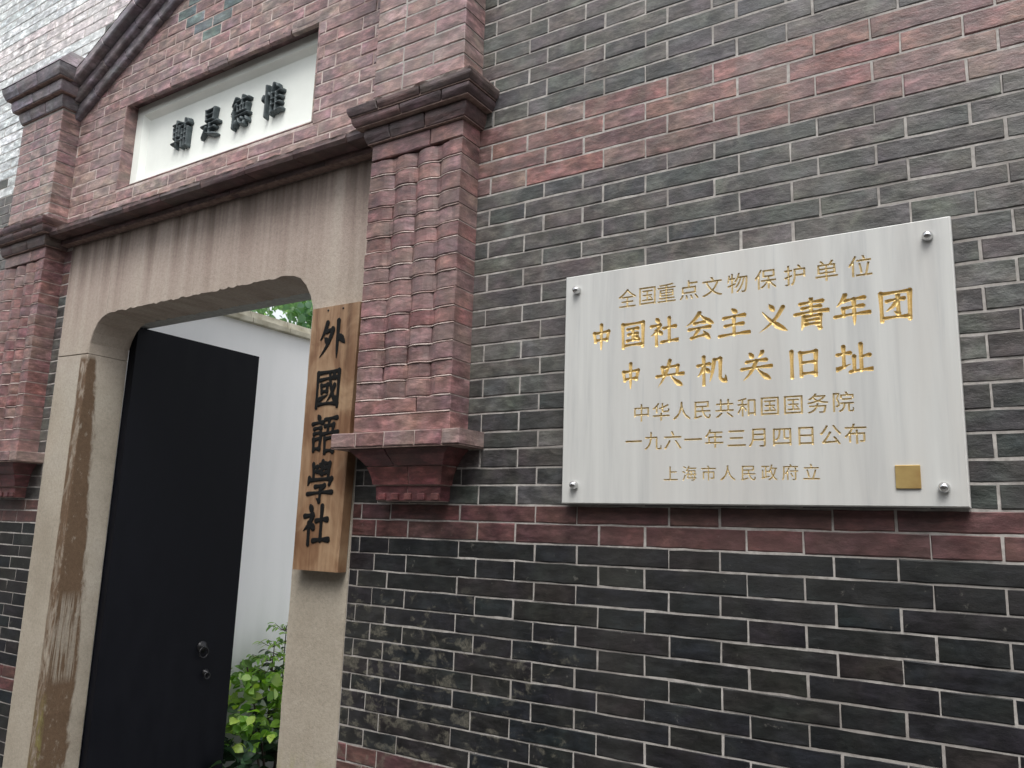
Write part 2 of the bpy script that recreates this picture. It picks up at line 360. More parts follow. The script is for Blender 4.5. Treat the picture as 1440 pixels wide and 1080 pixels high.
def cut(iv, a, b):
    out = []
    for p, q_ in iv:
        if b <= p or a >= q_: out.append((p, q_)); continue
        if a - p > .35: out.append((p, a))
        if q_ - b > .35: out.append((b, q_))
    return out
SL, AP = .535, 46.75     # gable slope, apex of the lower rake line
CX = -27.1
def gable_half(z): return (AP + 1.6 - z)/SL
wall = thing('brick_wall', (0, 0, -33), 'dark grey street wall of thin white-jointed bricks with red brick bands around the gateway', 'wall')
cands = []
for j in range(-24, 72):
    z0, z1 = zj(j), zj(j+1); zm = (z0+z1)/2
    ex = []
    if zm < 24.2: ex.append((-45.1, -9.17))
    if 5.2 < zm < 41.5: ex += [(-53.05, -46.5), (-7.7, -1.15)]
    if 24.2 <= zm: 
        if zm < 41: ex.append((-47, -7.2))
        elif gable_half(zm) > 0: ex.append((CX-gable_half(zm), CX+gable_half(zm)))
    red = j in (0, 1, -13, -14) or 20 <= j <= 23 or 46 <= j <= 49
    k = -14
    while True:
        xs = PER*k + (0 if j % 2 == 0 else PER/2)
        if xs > 46: break
        for a, b in ((xs, xs+HD), (xs+HD, xs+PER)):
            if j % 2 == 1 and abs(xs + PER - 3.63) < .1 and b < 0 and b > -2: a = -6.2      # closer by the jamb
            if j % 2 == 1 and abs(xs + PER - 3.63) < .1 and a == xs: continue
            if j % 2 == 1 and abs(b + 3.63) < .1: b = -6.2
            ja, jb = random.uniform(-.07, .07), 0
            for p, q_ in [(a, b)]:
                iv = [(p, q_)]
                for e in ex: iv = cut(iv, *e)
                for c, d_ in iv:
                    if d_ < -92 or c > 46: continue
                    if zm > 25 and c < -46: mk = 'pale' if zm + random.uniform(-2.5, 2.5) > 32 else 'grey'  # high bricks at far left paled to stand for sky glare
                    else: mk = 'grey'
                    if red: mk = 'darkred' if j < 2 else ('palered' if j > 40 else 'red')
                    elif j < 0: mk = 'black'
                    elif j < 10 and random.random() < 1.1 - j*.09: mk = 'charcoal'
                    u, v, f = pix((c+d_)/2, 0, zm)
                    vis = -60 < u < 1500 and -40 < v < 1120
                    if vis and 800 < u < 1330 and 360 + (1338-u)*.12 < v < 690: vis = False   # behind the plaque
                    cands.append([0 if not vis else (d_-c)/f/f, c, d_, z0, z1, mk])
        k += 1
cands.sort(key=lambda t: -t[0])
st = {}
for i, (a_, c, d_, z0, z1, mk) in enumerate(cands):
    g2 = GAP/2 * (.85 if z0 < 0 else 1.0) * random.uniform(.85, 1.15)
    if i < 300 and a_ > 0:
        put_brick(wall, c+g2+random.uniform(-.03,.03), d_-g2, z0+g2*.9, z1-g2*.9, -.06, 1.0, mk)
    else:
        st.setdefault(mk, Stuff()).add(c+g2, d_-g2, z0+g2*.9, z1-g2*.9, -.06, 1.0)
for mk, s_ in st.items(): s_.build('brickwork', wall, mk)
# mortar and core of the wall
def core(name, x0, x1, z0, z1, mk, parent, y0=-.025, y1=4.9): return boxobj(name, x0, x1, y0, y1, z0, z1, MAT[mk], parent)
core('mortar', -92, -45.1, -33, 24.25, 'mortar', wall)
core('mortar', -9.17, 46, -33, 24.25, 'mortar', wall)
core('mortar', -92, -39.0, 24.253, 72, 'mortar', wall)
core('mortar', -15.2, 46, 24.253, 72, 'mortar', wall)
core('mortar', -38.997, -15.203, 24.253, 28.25, 'mortar', wall)
core('mortar', -38.997, -15.203, 36.45, 72, 'mortar', wall)
core('mortar', -38.997, -15.203, 28.253, 36.447, 'mortar', wall, 2.2)

# ------------------------------------------------------------------ stone door frame
frame = thing('stone_door_frame', (CX, 0, -33), 'weathered beige stone surround of the open doorway with rounded upper corners', 'door frame')
XL, XR, ZT, DEP = -40.4, -14.0, 17.3, 3.45
def prism(name, poly, y0, y1, mat, parent, jit=0, label=None):
    """poly in (x,z); front at y0"""
    cx = sum(p[0] for p in poly)/len(poly); cz = sum(p[1] for p in poly)/len(poly); n = len(poly)
    vs = []; q = random.Random(3)
    bv = .07
    for (x, z) in poly: vs.append((x-cx, 0, z-cz))
    # inset front ring for a worn arris
    area = sum(poly[i][0]*poly[(i+1) % n][1]-poly[(i+1) % n][0]*poly[i][1] for i in range(n)); sg = 1 if area > 0 else -1
    ins = []
    for i in range(n):
        a, b, c = Vector(poly[i-1]), Vector(poly[i]), Vector(poly[(i+1) % n])
        e1, e2 = (b-a).normalized(), (c-b).normalized()
        n1, n2 = Vector((-e1.y, e1.x))*sg, Vector((-e2.y, e2.x))*sg
        nn = (n1+n2); nn = nn/max(.3, nn.length_squared)*2*bv*.5*(1+q.uniform(-jit, jit))
        ins.append((b.x+nn.x-cx, b.y+nn.y-cz))
    V = [(x, y0, z) for x, z in ins] + [(v[0], y0+bv*1.2, v[2]) for v in vs] + [(v[0], y1, v[2]) for v in vs]
    F = [tuple(range(n))]
    for i in range(n):
        j = (i+1) % n
        F.append((i, n+i, n+j, j)); F.append((n+i, 2*n+i, 2*n+j, n+j))
    F.append(tuple(range(3*n-1, 2*n-1, -1)))
    me = mesh(name, V, F, mat)
    bm = bmesh.new(); bm.from_mesh(me); bmesh.ops.recalc_face_normals(bm, faces=bm.faces); 
    bmesh.ops.triangulate(bm, faces=[f for f in bm.faces if len(f.verts) > 4]); bm.to_mesh(me); bm.free()
    return link(name, me, parent, (cx, 0, cz), label=label)
def chip(a): return random.uniform(-a, a)
jl = [(-45.1, -33), (XL, -33)] + [(XL+chip(.015), z) for z in np.arange(-30, 13.5, 1.1)] + [(XL, 14.07), (-45.1, 14.2)]
prism('jamb', jl, -.06, DEP, MAT['stone'], frame, .5)
jr = [(XR, -33), (-9.2, -33), (-9.2, 14.2), (XR, 14.2)] + [(XR+chip(.015), z) for z in np.arange(13, -32, -1.1)]
prism('jamb', jr, -.06, DEP, MAT['stone'], frame, .5)
lc = [(-45.1, 14.24), (XL, 14.11), (-40.36, 15.0), (-40.05, 15.85), (-39.55, 16.6), (-39.0, 17.0), (-38.46, 17.22), (-38.5, 24.24), (-45.1, 24.24)]
prism('corner_stone', lc, -.06, DEP, MAT['stone'], frame, .3)
ct = [(-38.44, 17.24)] + [(x, 17.3+chip(.075)) for x in np.arange(-37.8, -17.2, .31)] + [(-16.9, 17.35), (-16.1, 17.2), (-15.4, 16.95), (-14.8, 16.4), (-14.3, 15.6), (-14.02, 14.8), (-14.0, 14.24), (-9.2, 14.24), (-9.2, 24.24), (-38.47, 24.24)]
prism('lintel', ct, -.06, DEP, MAT['stone'], frame, .5)
boxobj('inner_lintel', -46, -9, DEP+.01, 4.88, 17.32, 24.2, MAT['inner'], frame)

# ------------------------------------------------------------------ piers
def prism_xy(prof, z0, z1, mk, bot=.06):
    """prof: front outline (x,y) left to right; closed at the back y=yb given by first/last"""
    n = len(prof); V = []
    for zz, ins in ((z0, .0), (z0+bot, 1), (z1-.035, 1), (z1, 0)):
        for (x, y) in prof: V.append((x, y + (0 if ins else .045), zz))
    F = []
    for r_ in range(3):
        for i in range(n-1):
            F.append((r_*n+i, r_*n+i+1, (r_+1)*n+i+1, (r_+1)*n+i))
    F.append(tuple(reversed(range(n)))); F.append(tuple(range(3*n, 4*n)))
    return V, F
def flute_y(x, x0, w, lob, amp):
    t = (x-x0)/w*4; i = min(3, int(t)); f = t-i
    b = math.sin(math.pi*min(1, max(0, f)))**.75
    if i == 3 and f > .5: b = 1
    if i == 0 and f < .5: b = 1
    return lob[i] - amp*b
def loft(secs, x0f=0, x1f=1):
    """secs: (z, xa, xb, yf) -> vertices of a solid between x fractions"""
    V = []; F = []
    for z, xa, xb, yf in secs:
        a = xa+(xb-xa)*x0f; b = xa+(xb-xa)*x1f
        V += [(a, yf, z), (b, yf, z), (b, .01, z), (a, .01, z)]
    n = len(secs)
    for i in range(n-1):
        for k in range(4):
            F.append((i*4+k, i*4+(k+1) % 4, i*4+4+(k+1) % 4, i*4+4+k))
    F.append((3, 2, 1, 0)); F.append(tuple((n-1)*4+k for k in range(4)))
    return V, F
def place(name, V, F, mk, parent, smooth=False, bev=0):
    V = np.array(V, float); c = (V.min(0)+V.max(0))/2; c[1] = V[:, 1].min()
    me = mesh(name, (V-c).tolist(), F, MAT[mk])
    if bev:
        bm = bmesh.new(); bm.from_mesh(me); bmesh.ops.bevel(bm, geom=bm.edges[:], offset=bev*U, segments=1, affect='EDGES'); bm.to_mesh(me); bm.free()
    return link(name, me, parent, tuple(c))
def course_tiers(root, xa, xb, yf, tiers, mk, name, split=(.31, .66)):
    """tiers: list of (z0,z1,d0,d1) overhangs; each course split in bricks"""
    for t, (z0, z1, d0, d1) in enumerate(tiers):
        sp = [0] + [min(.9, max(.1, s_+(.12 if t % 2 else -.05))) for s_ in split] + [1]
        zz = [z0+.03, (z0+z1)/2, z1-.03]; dd = [d0, (d0+d1)/2 + (.06 if d1 > d0 else 0), d1]
        for i in range(len(sp)-1):
            e = .004
            V, F = loft([(z, xa-d, xb+d, yf-d) for z, d in zip(zz, dd)], sp[i]+(e if i else 0), sp[i+1]-(e if i < len(sp)-2 else 0))
            V = [(v[0], v[1] + (random.uniform(-.03, .03) if v[1] < -.1 else 0), v[2]+random.uniform(-.02, .02)) for v in V]
            place(name, V, F, mk, root, bev=.05)
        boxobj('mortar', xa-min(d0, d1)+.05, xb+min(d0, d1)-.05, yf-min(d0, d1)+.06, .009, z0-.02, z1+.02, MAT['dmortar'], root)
def mortar_fillet(root, xa, xb, yf, z0, z1, d0, yi, di=0):
    n = 22; V = []; F = []
    for i in range(n+1):
        t = i/n
        V += [(xa-d0+(xb-xa+2*d0)*t, yf-d0+chip(.07), z0+chip(.05)), (xa-di+(xb-xa+2*di)*t, yi+chip(.03), z1+chip(.05)), (xa-d0+(xb-xa+2*d0)*t, yf-d0+.08, z0-.16)]
    for i in range(n):
        a = i*3; F += [(a, a+3, a+4, a+1), (a+2, a+5, a+3, a)]
    # return on the right and the left side
    for sgn, xo, xi in ((1, xb+d0, xb+di), (-1, xa-d0, xa-di)):
        b = len(V); m_ = 6
        for i in range(m_+1):
            t = i/m_; V += [(xo+chip(.04), (yf-d0)*(1-t)+.01, z0+chip(.04)), (xi, yi*(1-t)+.01, z1), (xo-sgn*.06, (yf-d0)*(1-t)+.01, z0-.16)]
        for i in range(m_):
            a = b+i*3; f1, f2 = (a, a+3, a+4, a+1), (a+2, a+5, a+3, a); F += [f1, f2]
    return place('mortar_fillet', V, F, 'rmortar', root)
def make_pier(xa, label):
    xb = xa+7.0
    root = thing('brick_pier', ((xa+xb)/2, 0, 2), label, 'pier', 'brick piers flanking the doorway')
    # corbel below the ledge
    secs = lambda zs: [(z, xa+a, xb-b, y) for z, a, b, y in zs]
    upper = [(4.93, -.15, -.12, -1.95), (4.6, .3, .22, -1.82), (4.3, .62, .42, -1.62), (4.02, .85, .6, -1.42)]
    lower = [(3.95, .88, .63, -1.4), (3.6, 1.02, .78, -1.25), (3.3, 1.1, .86, -1.16), (2.98, 1.15, .92, -1.12)]
    block = [(2.9, 1.3, 1.0, -.98), (2.6, 1.32, 1.02, -.95), (2.1, 1.34, 1.04, -.93)]
    for tier, sp in ((upper, .38), (lower, .55), (block, .5)):
        for a, b in ((0, sp-.006), (sp+.006, 1)):
            V, F = loft(secs(tier), a, b); place('corbel_brick', V, F, 'corbel', root)
    for i in range(5):
        x = xa+1.6+i*.95; boxobj('dentil', x, x+.5, -1.07, -.9, 2.12, 2.5, MAT['corbel'], root, .04)
    V, F = loft(secs([(4.98, .1, .1, -1.8), (4.3, .7, .5, -1.55), (4.0, .95, .7, -1.33), (3.3, 1.16, .91, -1.12), (2.95, 1.2, .96, -1.07), (2.9, 1.34, 1.04, -.94), (2.05, 1.40, 1.1, -.88)])); place('mortar', V, F, 'rmortar', root)
    # ledge of rowlock bricks
    la, lb, ly = xa-1.25, xb+1.14, -2.36
    cuts = [la, la+1.95, la+4.1, la+6.3, la+8.2, lb]
    for i in range(5):
        a, b = cuts[i]+.05, cuts[i+1]-.05*(i < 4)
        me, sx = brick_me(b-a, .80, -ly, 'pier' if i % 2 else 'rose')
        o = link('ledge_brick', me, root, ((a+b)/2, ly + chip(.03), 5.43)); o.scale = (sx, 1, 1)
    boxobj('mortar', la+.12, lb-.1, ly+.1, .008, 5.06, 5.86, MAT['rmortar'], root)
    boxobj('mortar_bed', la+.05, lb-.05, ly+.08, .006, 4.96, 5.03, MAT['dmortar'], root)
    # lower fluted shaft
    yf = -1.78
    for j in range(6, 24):
        z0, z1 = zj(j)+.04, zj(j+1)-.06
        if j == 23: z1 = 23.95
        plain = j in (6, 7, 23)
        sp = {0: [xa, xa+3.5, xb], 1: [xa, xa+1.75, xa+5.25, xb]}[j % 2]
        if plain: sp = [xa, xa+(4.6 if j % 2 else 2.4), xb]
        if j == 6: sp = [xa, xb]
        lob = [-1.45+chip(.045) for _ in range(4)]
        if j > 6 and not (j == 23):
            n_ = 30; prof = [(xa+.03, .009)] + [(xa+.03+6.94*t/n_, (flute_y(xa+7.0*t/n_, xa, 7.0, [-1.45]*4, .33) if j > 7 else yf)-.015+chip(.012)) for t in range(n_+1)] + [(xb-.03, .009)]
            V, F = prism_xy(prof, zj(j)-.05, zj(j)+.04, 'rmortar', bot=.02); place('mortar', V, F, 'rmortar', root)
        for i in range(len(sp)-1):
            ge = .04 if plain else .012
            a, b = sp[i]+(ge if i else 0), sp[i+1]-(ge if i < len(sp)-2 else 0)
            if plain:
                put_brick(root, a, b, z0, z1, yf, -yf, 'pier'); continue
            n_ = max(5, int((b-a)*4))
            amp = .33 if j < 22 else .3
            prof = [(a, .01)] + [(a+(b-a)*t/n_, flute_y(a+(b-a)*t/n_, xa, 7.0, lob, amp)+chip(.028)) for t in range(n_+1)] + [(b, .01)]
            V, F = prism_xy(prof, z0, z1, 'pier'); place('brick', V, F, 'pier', root)
    if True:
        boxobj('mortar', xa+.04, xb-.04, -1.40, .007, 5.9, 24.0, MAT['rmortar'], root)
        boxobj('mortar_edge', xb-1.0, xb-.035, -1.70, -1.40, 5.92, 23.9, MAT['rmortar'], root)
    # lower cornice
    course_tiers(root, xa, xb, -1.75, [(24.0, 24.95, .28, .45), (24.98, 25.6, .85, 1.05), (25.63, 26.25, 1.12, 1.28)], 'cornice', 'cornice_brick')
    mortar_fillet(root, xa, xb, -1.75, 26.27, 26.65, 1.28, -2.0, .03)
    # upper shaft
    for j in range(26, 37):
        z0, z1 = zj(j)+.05, zj(j+1)-.05
        if j == 26: z0 = 26.3
        sp = [xa, xa+2.35, xa+4.7, xb] if j % 4 == 0 else ([xa, xa+4.72, xb] if j % 2 == 0 else [xa, xa+2.3, xb-.01])
        for i in range(len(sp)-1):
            put_brick(root, sp[i]+.05*(i > 0), sp[i+1]-.05*(i < len(sp)-2), z0, z1, -2.0, 2.0, 'rose')
    boxobj('mortar', xa+.04, xb-.04, -1.965, .0065, 26.2, 37.3, MAT['mortar'], root)
    # cap
    course_tiers(root, xa, xb, -2.0, [(37.15, 38.25, .15, .4), (38.28, 39.35, .8, .92), (39.38, 40.5, 1.3, 1.65)], 'capstone', 'cap_brick')
    V, F = loft([(40.52, xa-1.66, xb+1.66, -3.66), (42.2, xa-.5, xb+.9, -2.4)]); place('cap_slope', V, F, 'capstone', root)
    return root
make_pier(-7.9, 'red brick pier with rippled shaft right of the doorway, beside the marble plaque')
make_pier(-53.3, 'red brick pier with rippled shaft left of the doorway, at the left edge')

# ------------------------------------------------------------------ gable over the door
gable = thing('brick_gable', (CX, 0, 24.25), 'rose brick gable panel above the stone lintel with raking cornice and teal diamond', 'gable')
def tier_row(z0, z1, y, name, mk, xa=-46.28, xb=-7.92, L=4.9, off=0):
    x = xa-off
    while x < xb:
        a, b = max(x, xa)+.03, min(x+L, xb)-.03
        if b-a > .3:
            V, F = loft([(z0, a, b, y+.12), (z0+.25, a, b, y), (z1-.05, a, b, y), (z1, a, b, y+.05)])
            V = [(v[0], v[1]+(chip(.03) if v[1] < -.1 else 0), v[2]+chip(.015)) for v in V]
            place(name, V, F, mk, gable)
        x += L
tier_row(24.28, 24.72, -.75, 'string_brick', 'cornice', off=1.2)
tier_row(24.75, 25.3, -2.0, 'string_brick', 'cornice', off=3.0)
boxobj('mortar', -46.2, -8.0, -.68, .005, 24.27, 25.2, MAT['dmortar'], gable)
n = 70; V = []; F = []
for i in range(n+1):
    x = -46.3+38.4*i/n; V += [(x, -2.02+chip(.06), 25.32+chip(.05)), (x, -.33, 25.98+chip(.04)), (x, -1.9, 25.2)]
for i in range(n): a = i*3; F += [(a, a+3, a+4, a+1), (a+2, a+5, a+3, a)]
place('mortar_fillet', V, F, 'rmortar', gable)
YF = -.32
def lowline(x): return AP - SL*abs(x-CX)
def teal(x, z):
    zc_ = 42.6; dx = abs(x-CX)/5.2; dz = abs(z-zc_)/4.3; r_ = dx+dz
    return .52 < r_ < 1.02
gs = {}
gc = []
for j in range(26, 48):
    z0, z1 = zj(j)+.05, zj(j+1)-.05; zm = (z0+z1)/2
    ex = [(-99, -46.3), (-7.9, 99)]
    if 28.1 < zm < 36.45: ex.append((-38.95, -15.25))
    hw = (AP+.6-zm)/SL
    if hw < 19.3: ex += [(-99, CX-hw), (CX+hw, 99)]
    if hw <= .6: continue
    for k in range(-8, 2):
        xs = PER*k + (0 if j % 2 == 0 else PER/2) + 1.1
        for a, b in ((xs, xs+HD), (xs+HD, xs+PER)):
            iv = [(a, b)]
            if zm > 37.5 and b-a > 3 and abs((a+b)/2-CX) < 7: iv = [(a, (a+b)/2), ((a+b)/2, b)]
            for e in ex: iv = cut(iv, *e)
            for c, d_ in iv:
                mk = 'teal' if teal((c+d_)/2, zm) and zm > 38 else 'rose'
                gc.append((c, d_, z0, z1, mk))
for c, d_, z0, z1, mk in gc[:290]: put_brick(gable, c+.05, d_-.05, z0, z1, YF, .34, mk)
for c, d_, z0, z1, mk in gc[290:]: gs.setdefault(mk, Stuff()).add(c+.05, d_-.05, z0, z1, YF, .34)
for mk, s_ in gs.items(): s_.build('brickwork', gable, mk)
for (a, b, c, d_) in ((-46.28, -39.0, 25.9, 41.0), (-15.2, -7.92, 25.9, 41.0), (-38.997, -15.203, 25.9, 28.2), (-38.997, -15.203, 36.5, 41.0)):
    boxobj('mortar', a, b, YF+.035, .003, c, d_, MAT['rmortar'], gable)
V = [(-46.2+7.3*0, YF+.036, 41.003), (-7.9, YF+.036, 41.003), (CX+8, YF+.036, 45), (CX, YF+.036, 47.4), (CX-8, YF+.036, 45)]
V = [(CX-(47.0-41.003)/SL, YF+.036, 41.003), (CX+(47.0-41.003)/SL, YF+.036, 41.003), (CX, YF+.036, 47.0)]; V += [(v[0], .004, v[2]) for v in V]
place('mortar', V, [(0,1,2),(5,4,3),(0,3,4,1),(1,4,5,2),(2,5,3,0)], 'rmortar', gable)
# niche reveals
rv = MAT['rose']
boxobj('niche_head', -38.95, -27.2, YF+.01, 2.19, 36.33, 36.44, MAT['cornice'], gable); boxobj('niche_head', -27.1, -15.25, YF+.01, 2.19, 36.33, 36.44, MAT['cornice'], gable)
for zz in ((28.3, 31.9), (31.96, 36.3)):
    boxobj('niche_side', -38.995, -38.85, YF+.01, 2.19, zz[0], zz[1], MAT['rose'], gable)
    boxobj('niche_side', -15.35, -15.205, YF+.01, 2.19, zz[0], zz[1], MAT['rose'], gable)
boxobj('niche_sill', -38.84, -15.36, YF+.01, 2.19, 28.255, 28.33, MAT['rose'], gable)
# raking cornice
ang = math.atan(SL)
def rake(sgn):
    L = 4.9
    for (t0, t1, y, mk, off) in ((0.0, 1.0, -.85, 'capstone', 0), (1.03, 1.9, -1.35, 'capstone', 2.3), (1.93, 2.75, -2.1, 'capstone', 1.0)):
        s0 = -1.5-off; tot = 22.6
        while s0 < tot:
            a, b = max(s0, -.3)+.03, min(s0+L, tot)-.03
            if b-a > .4:
                V = []; F = []
                for t in (t0, t0+.15, t1):
                    yy = y + (.12 if t == t0 else 0)
                    V += [(a, yy, t), (b, yy, t), (b, -.001, t), (a, -.001, t)]
                for i in range(2):
                    for k in range(4): F.append((i*4+k, i*4+(k+1) % 4, i*4+4+(k+1) % 4, i*4+4+k))
                F += [(3,2,1,0), (8,9,10,11)]
                ca, sa = math.cos(ang), math.sin(ang)
                W = []
                for x, yy, t in V:
                    xx = x*ca - t*sa; zz = x*sa + t*ca
                    W.append((CX - sgn*(19.2 - xx), yy, AP - SL*19.2 + zz))
                if sgn < 0: F = [tuple(reversed(f)) for f in F]
                place('rake_brick', W, F, mk, gable, bev=.04)
            s0 += L
    # mortar flashing on the slope
    ca, sa = math.cos(ang), math.sin(ang); V = []; F = []
    for i in range(41):
        x = .2 + 22.2*i/40
        for yy, t in ((-2.12+chip(.03), 2.78+chip(.03)), (-.6, 3.15+chip(.05)), (0, 3.2)):
            V.append((CX - sgn*(19.2 - (x*ca-t*sa)), yy, AP - SL*19.2 + x*sa+t*ca))
    for i in range(40):
        a = i*3
        for q_ in (0, 1):
            f = (a+q_, a+3+q_, a+4+q_, a+1+q_); F.append(f if sgn > 0 else tuple(reversed(f)))
    place('mortar_flashing', V, F, 'mortar', gable)
rake(1); rake(-1)

# ------------------------------------------------------------------ brush lettering
GL = {
'中':"v 24 33 29 63;z 25 34 77 30 71 61;h 29 59 71 57;V 50 6 50 97",
'国':"v 14 14 16 93;z 14 16 86 13 85 93;h 31 33 67 31;h 34 50 65 48;h 29 71 71 69;v 50 33 50 69;d 58 54 66 63;h 16 87 84 85",
'社':"d 24 6 33 18;z 8 32 37 29 37 30;p 38 30 5 66;v 25 48 26 95;d 30 48 43 59;h 50 42 89 38;v 69 9 69 85;h 43 87 97 83",
'会':"p 51 5 5 46;n 50 8 97 44;h 34 39 67 36;h 17 57 83 53;p 48 56 27 82;h 24 85 74 77;d 63 64 81 88",
'主':"d 43 5 57 17;h 18 33 82 28;h 23 58 77 54;h 5 88 95 83;v 50 31 50 86",
'义':"d 42 6 54 24;p 82 18 8 92;n 22 28 95 92",
'青':"h 19 17 81 13;h 25 31 75 28;h 5 47 95 42;v 50 4 50 45;p 29 56 22 95;z 28 57 74 54 73 92;k 73 92 62 85;h 30 69 71 67;h 30 80 71 79",
'年':"p 33 5 9 38;h 28 23 83 18;h 26 45 79 41;v 27 45 28 66;h 5 67 95 62;V 56 20 56 98",
'团':"v 14 14 15 93;z 14 16 87 13 85 93;h 29 38 71 34;v 57 23 57 74;k 57 75 45 67;p 55 38 25 67;h 15 86 84 85",
'央':"v 24 28 27 55;z 24 30 77 26 74 54;h 5 58 95 53;p 50 7 8 95;n 51 55 94 93",
'机':"h 5 34 43 30;v 25 6 25 96;p 26 36 4 70;d 30 43 41 55;p 59 18 43 90;z 58 18 79 15 78 74;c 78 72 80 88 96 86;k 96 87 95 66",
'关':"d 29 6 39 20;p 69 5 57 22;h 20 35 80 31;h 5 57 95 52;p 50 33 8 94;n 51 55 94 93",
'旧':"v 15 14 15 93;v 40 20 42 91;z 40 22 85 18 83 91;h 42 52 83 50;h 42 85 83 84",
'址':"h 5 37 39 33;v 22 13 22 73;t 3 80 43 65;v 69 9 69 86;h 69 47 91 43;v 50 44 50 86;h 39 89 98 84",
'外':"p 29 6 5 48;z 28 27 50 23 50 25;p 51 25 6 90;d 22 42 37 56;V 70 4 70 98;e 70 38 97 60",
'國':"v 12 12 12 95;z 12 13 89 10 88 95;h 22 30 78 26;v 27 43 29 61;z 27 44 49 42 47 59;h 29 59 48 58;t 22 77 55 65;c 56 15 60 55 80 84;k 80 84 81 68;p 75 44 48 83;d 66 15 75 24;h 12 89 88 88",
'語':"d 22 4 31 14;h 5 25 43 22;h 12 37 37 35;h 12 49 37 47;v 12 61 14 88;z 12 62 37 59 35 85;h 14 85 35 84;h 50 16 93 12;v 66 16 61 47;z 51 31 82 28 79 47;h 43 50 98 46;v 53 60 55 94;z 53 61 87 57 84 92;h 55 90 85 89",
'學':"p 56 4 42 17;d 43 8 57 17;p 56 19 42 33;d 43 23 57 33;v 22 10 25 44;h 25 18 37 16;h 25 29 37 27;z 65 8 81 8 77 44;h 66 19 77 18;h 66 30 76 29;p 10 42 5 60;z 11 47 91 43 83 56;z 33 62 67 59 53 71;v 53 70 51 95;k 51 95 38 88;h 6 79 94 74",
'輔':"h 5 16 49 13;v 11 27 13 60;z 11 28 43 25 41 58;h 13 43 41 41;h 13 59 41 57;h 3 76 51 71;V 27 5 27 98;h 54 25 97 20;v 60 38 60 95;z 60 39 91 36 90 93;k 90 93 80 86;h 61 55 89 52;h 61 71 89 69;v 75 5 75 93;d 85 5 94 16",
'是':"v 27 8 30 43;z 27 9 73 6 70 42;h 30 25 70 23;h 30 41 70 40;h 6 56 94 51;v 51 53 50 84;h 50 69 78 66;p 32 62 5 95;n 22 74 98 93",
'德':"p 31 5 7 29;p 33 26 5 56;v 22 44 22 97;h 38 18 94 14;v 65 3 62 31;v 41 33 43 52;z 41 34 89 31 86 51;v 57 33 58 50;v 72 32 71 50;h 43 52 86 50;h 36 64 96 60;d 38 73 32 90;c 49 72 52 91 77 91;k 78 92 78 78;d 60 67 69 77;d 85 69 95 84",
'惟':"v 22 4 22 97;d 11 28 6 46;d 31 24 39 37;p 57 4 38 48;v 50 33 50 95;d 67 5 77 18;h 50 35 95 31;h 50 52 91 49;h 50 69 91 66;v 71 34 71 89;h 48 91 98 87",
}
def lerp(a, b, t): return a+(b-a)*t
def stroke_pts(st, W):
    k, *v = st.split(); v = [float(a) for a in v]; P = []
    def seg(x0, y0, x1, y1, prof, bx=0, by=0, n=26):
        for i in range(n+1):
            t = i/n; x = lerp(x0, x1, t)+bx*math.sin(math.pi*t); y = lerp(y0, y1, t)+by*math.sin(math.pi*t)
            u = t*(len(prof)-1); a = min(len(prof)-2, int(u)); P.append((x, y, W*lerp(prof[a], prof[a+1], u-a)))
    if k == 'h': seg(*v, [.95, .85, .68, .66, .70, .95, 1.12], by=-1.2)
    elif k == 'v': seg(*v, [1.1, .95, .85, .82, .85, .95])
    elif k == 'V': seg(*v, [1.1, 1.0, .92, .9, .85, .6, .12])
    elif k == 'p': seg(*v, [1.15, 1.05, .95, .75, .5, .15], bx=(v[0]-v[2])*.10, by=(v[3]-v[1])*.05)
    elif k == 'n': seg(*v, [.4, .55, .8, 1.1, 1.5, 1.15, .15], bx=-(v[2]-v[0])*.06, by=(v[3]-v[1])*.05)
    elif k == 'e': seg(*v, [.5, .9, 1.25, 1.3, .9, .3], by=-2)
    elif k == 'd': seg(*v, [.3, .75, 1.15, 1.3, .9], n=14)
    elif k == 't': seg(*v, [1.25, 1.0, .7, .4, .12])
    elif k == 'k': seg(*v, [1.15, .8, .45, .1], n=12)
    elif k == 'z':
        m_ = len(v)//2-1
        for i in range(m_): seg(*v[2*i:2*i+4], [1.0, .78, .72, .95] if i == 0 else [1.2, .95, .88, .92])
    elif k == 'c':
        x0, y0, x1, y1, x2, y2 = v
        for i in range(31):
            t = i/30; a, b, c = (1-t)**2, 2*t*(1-t), t*t
            P.append((a*x0+b*x1+c*x2, a*y0+b*y1+c*y2, W*lerp(.85, 1.15, t)))
    return P
def brush_sdf(ch, X, Y, W=5.2):
    S = np.full(X.shape, -99.0)
    for st_ in GL[ch].split(';'):
        P = np.array(stroke_pts(st_, W))
        d = np.sqrt((X[..., None]-P[:, 0])**2 + (Y[..., None]-P[:, 1])**2)
        S = np.maximum(S, (P[:, 2]-d).max(-1))
    return S
FC = {}
def font_segments(ch):
    if ch in FC: return FC[ch]
    cu = bpy.data.curves.new('t', 'FONT'); cu.body = ch; cu.size = 1.0; cu.fill_mode = 'FRONT'; cu.resolution_u = 3
    ob = bpy.data.objects.new('t', cu); COL.objects.link(ob)
    bpy.context.view_layer.update(); dg = bpy.context.evaluated_depsgraph_get()
    me = bpy.data.meshes.new_from_object(ob.evaluated_get(dg))
    V = np.array([v.co[:2] for v in me.vertices])
    cnt = {}
    for p in me.polygons:
        vs = list(p.vertices)
        for i in range(len(vs)):
            e = (min(vs[i], vs[i-1]), max(vs[i], vs[i-1])); cnt[e] = cnt.get(e, 0)+1
    E = np.array([[V[a], V[b]] for (a, b), c in cnt.items() if c == 1])
    mn, mx = V.min(0), V.max(0)
    bpy.data.objects.remove(ob); bpy.data.curves.remove(cu); bpy.data.meshes.remove(me)
    FC[ch] = (E, mn, mx); return FC[ch]
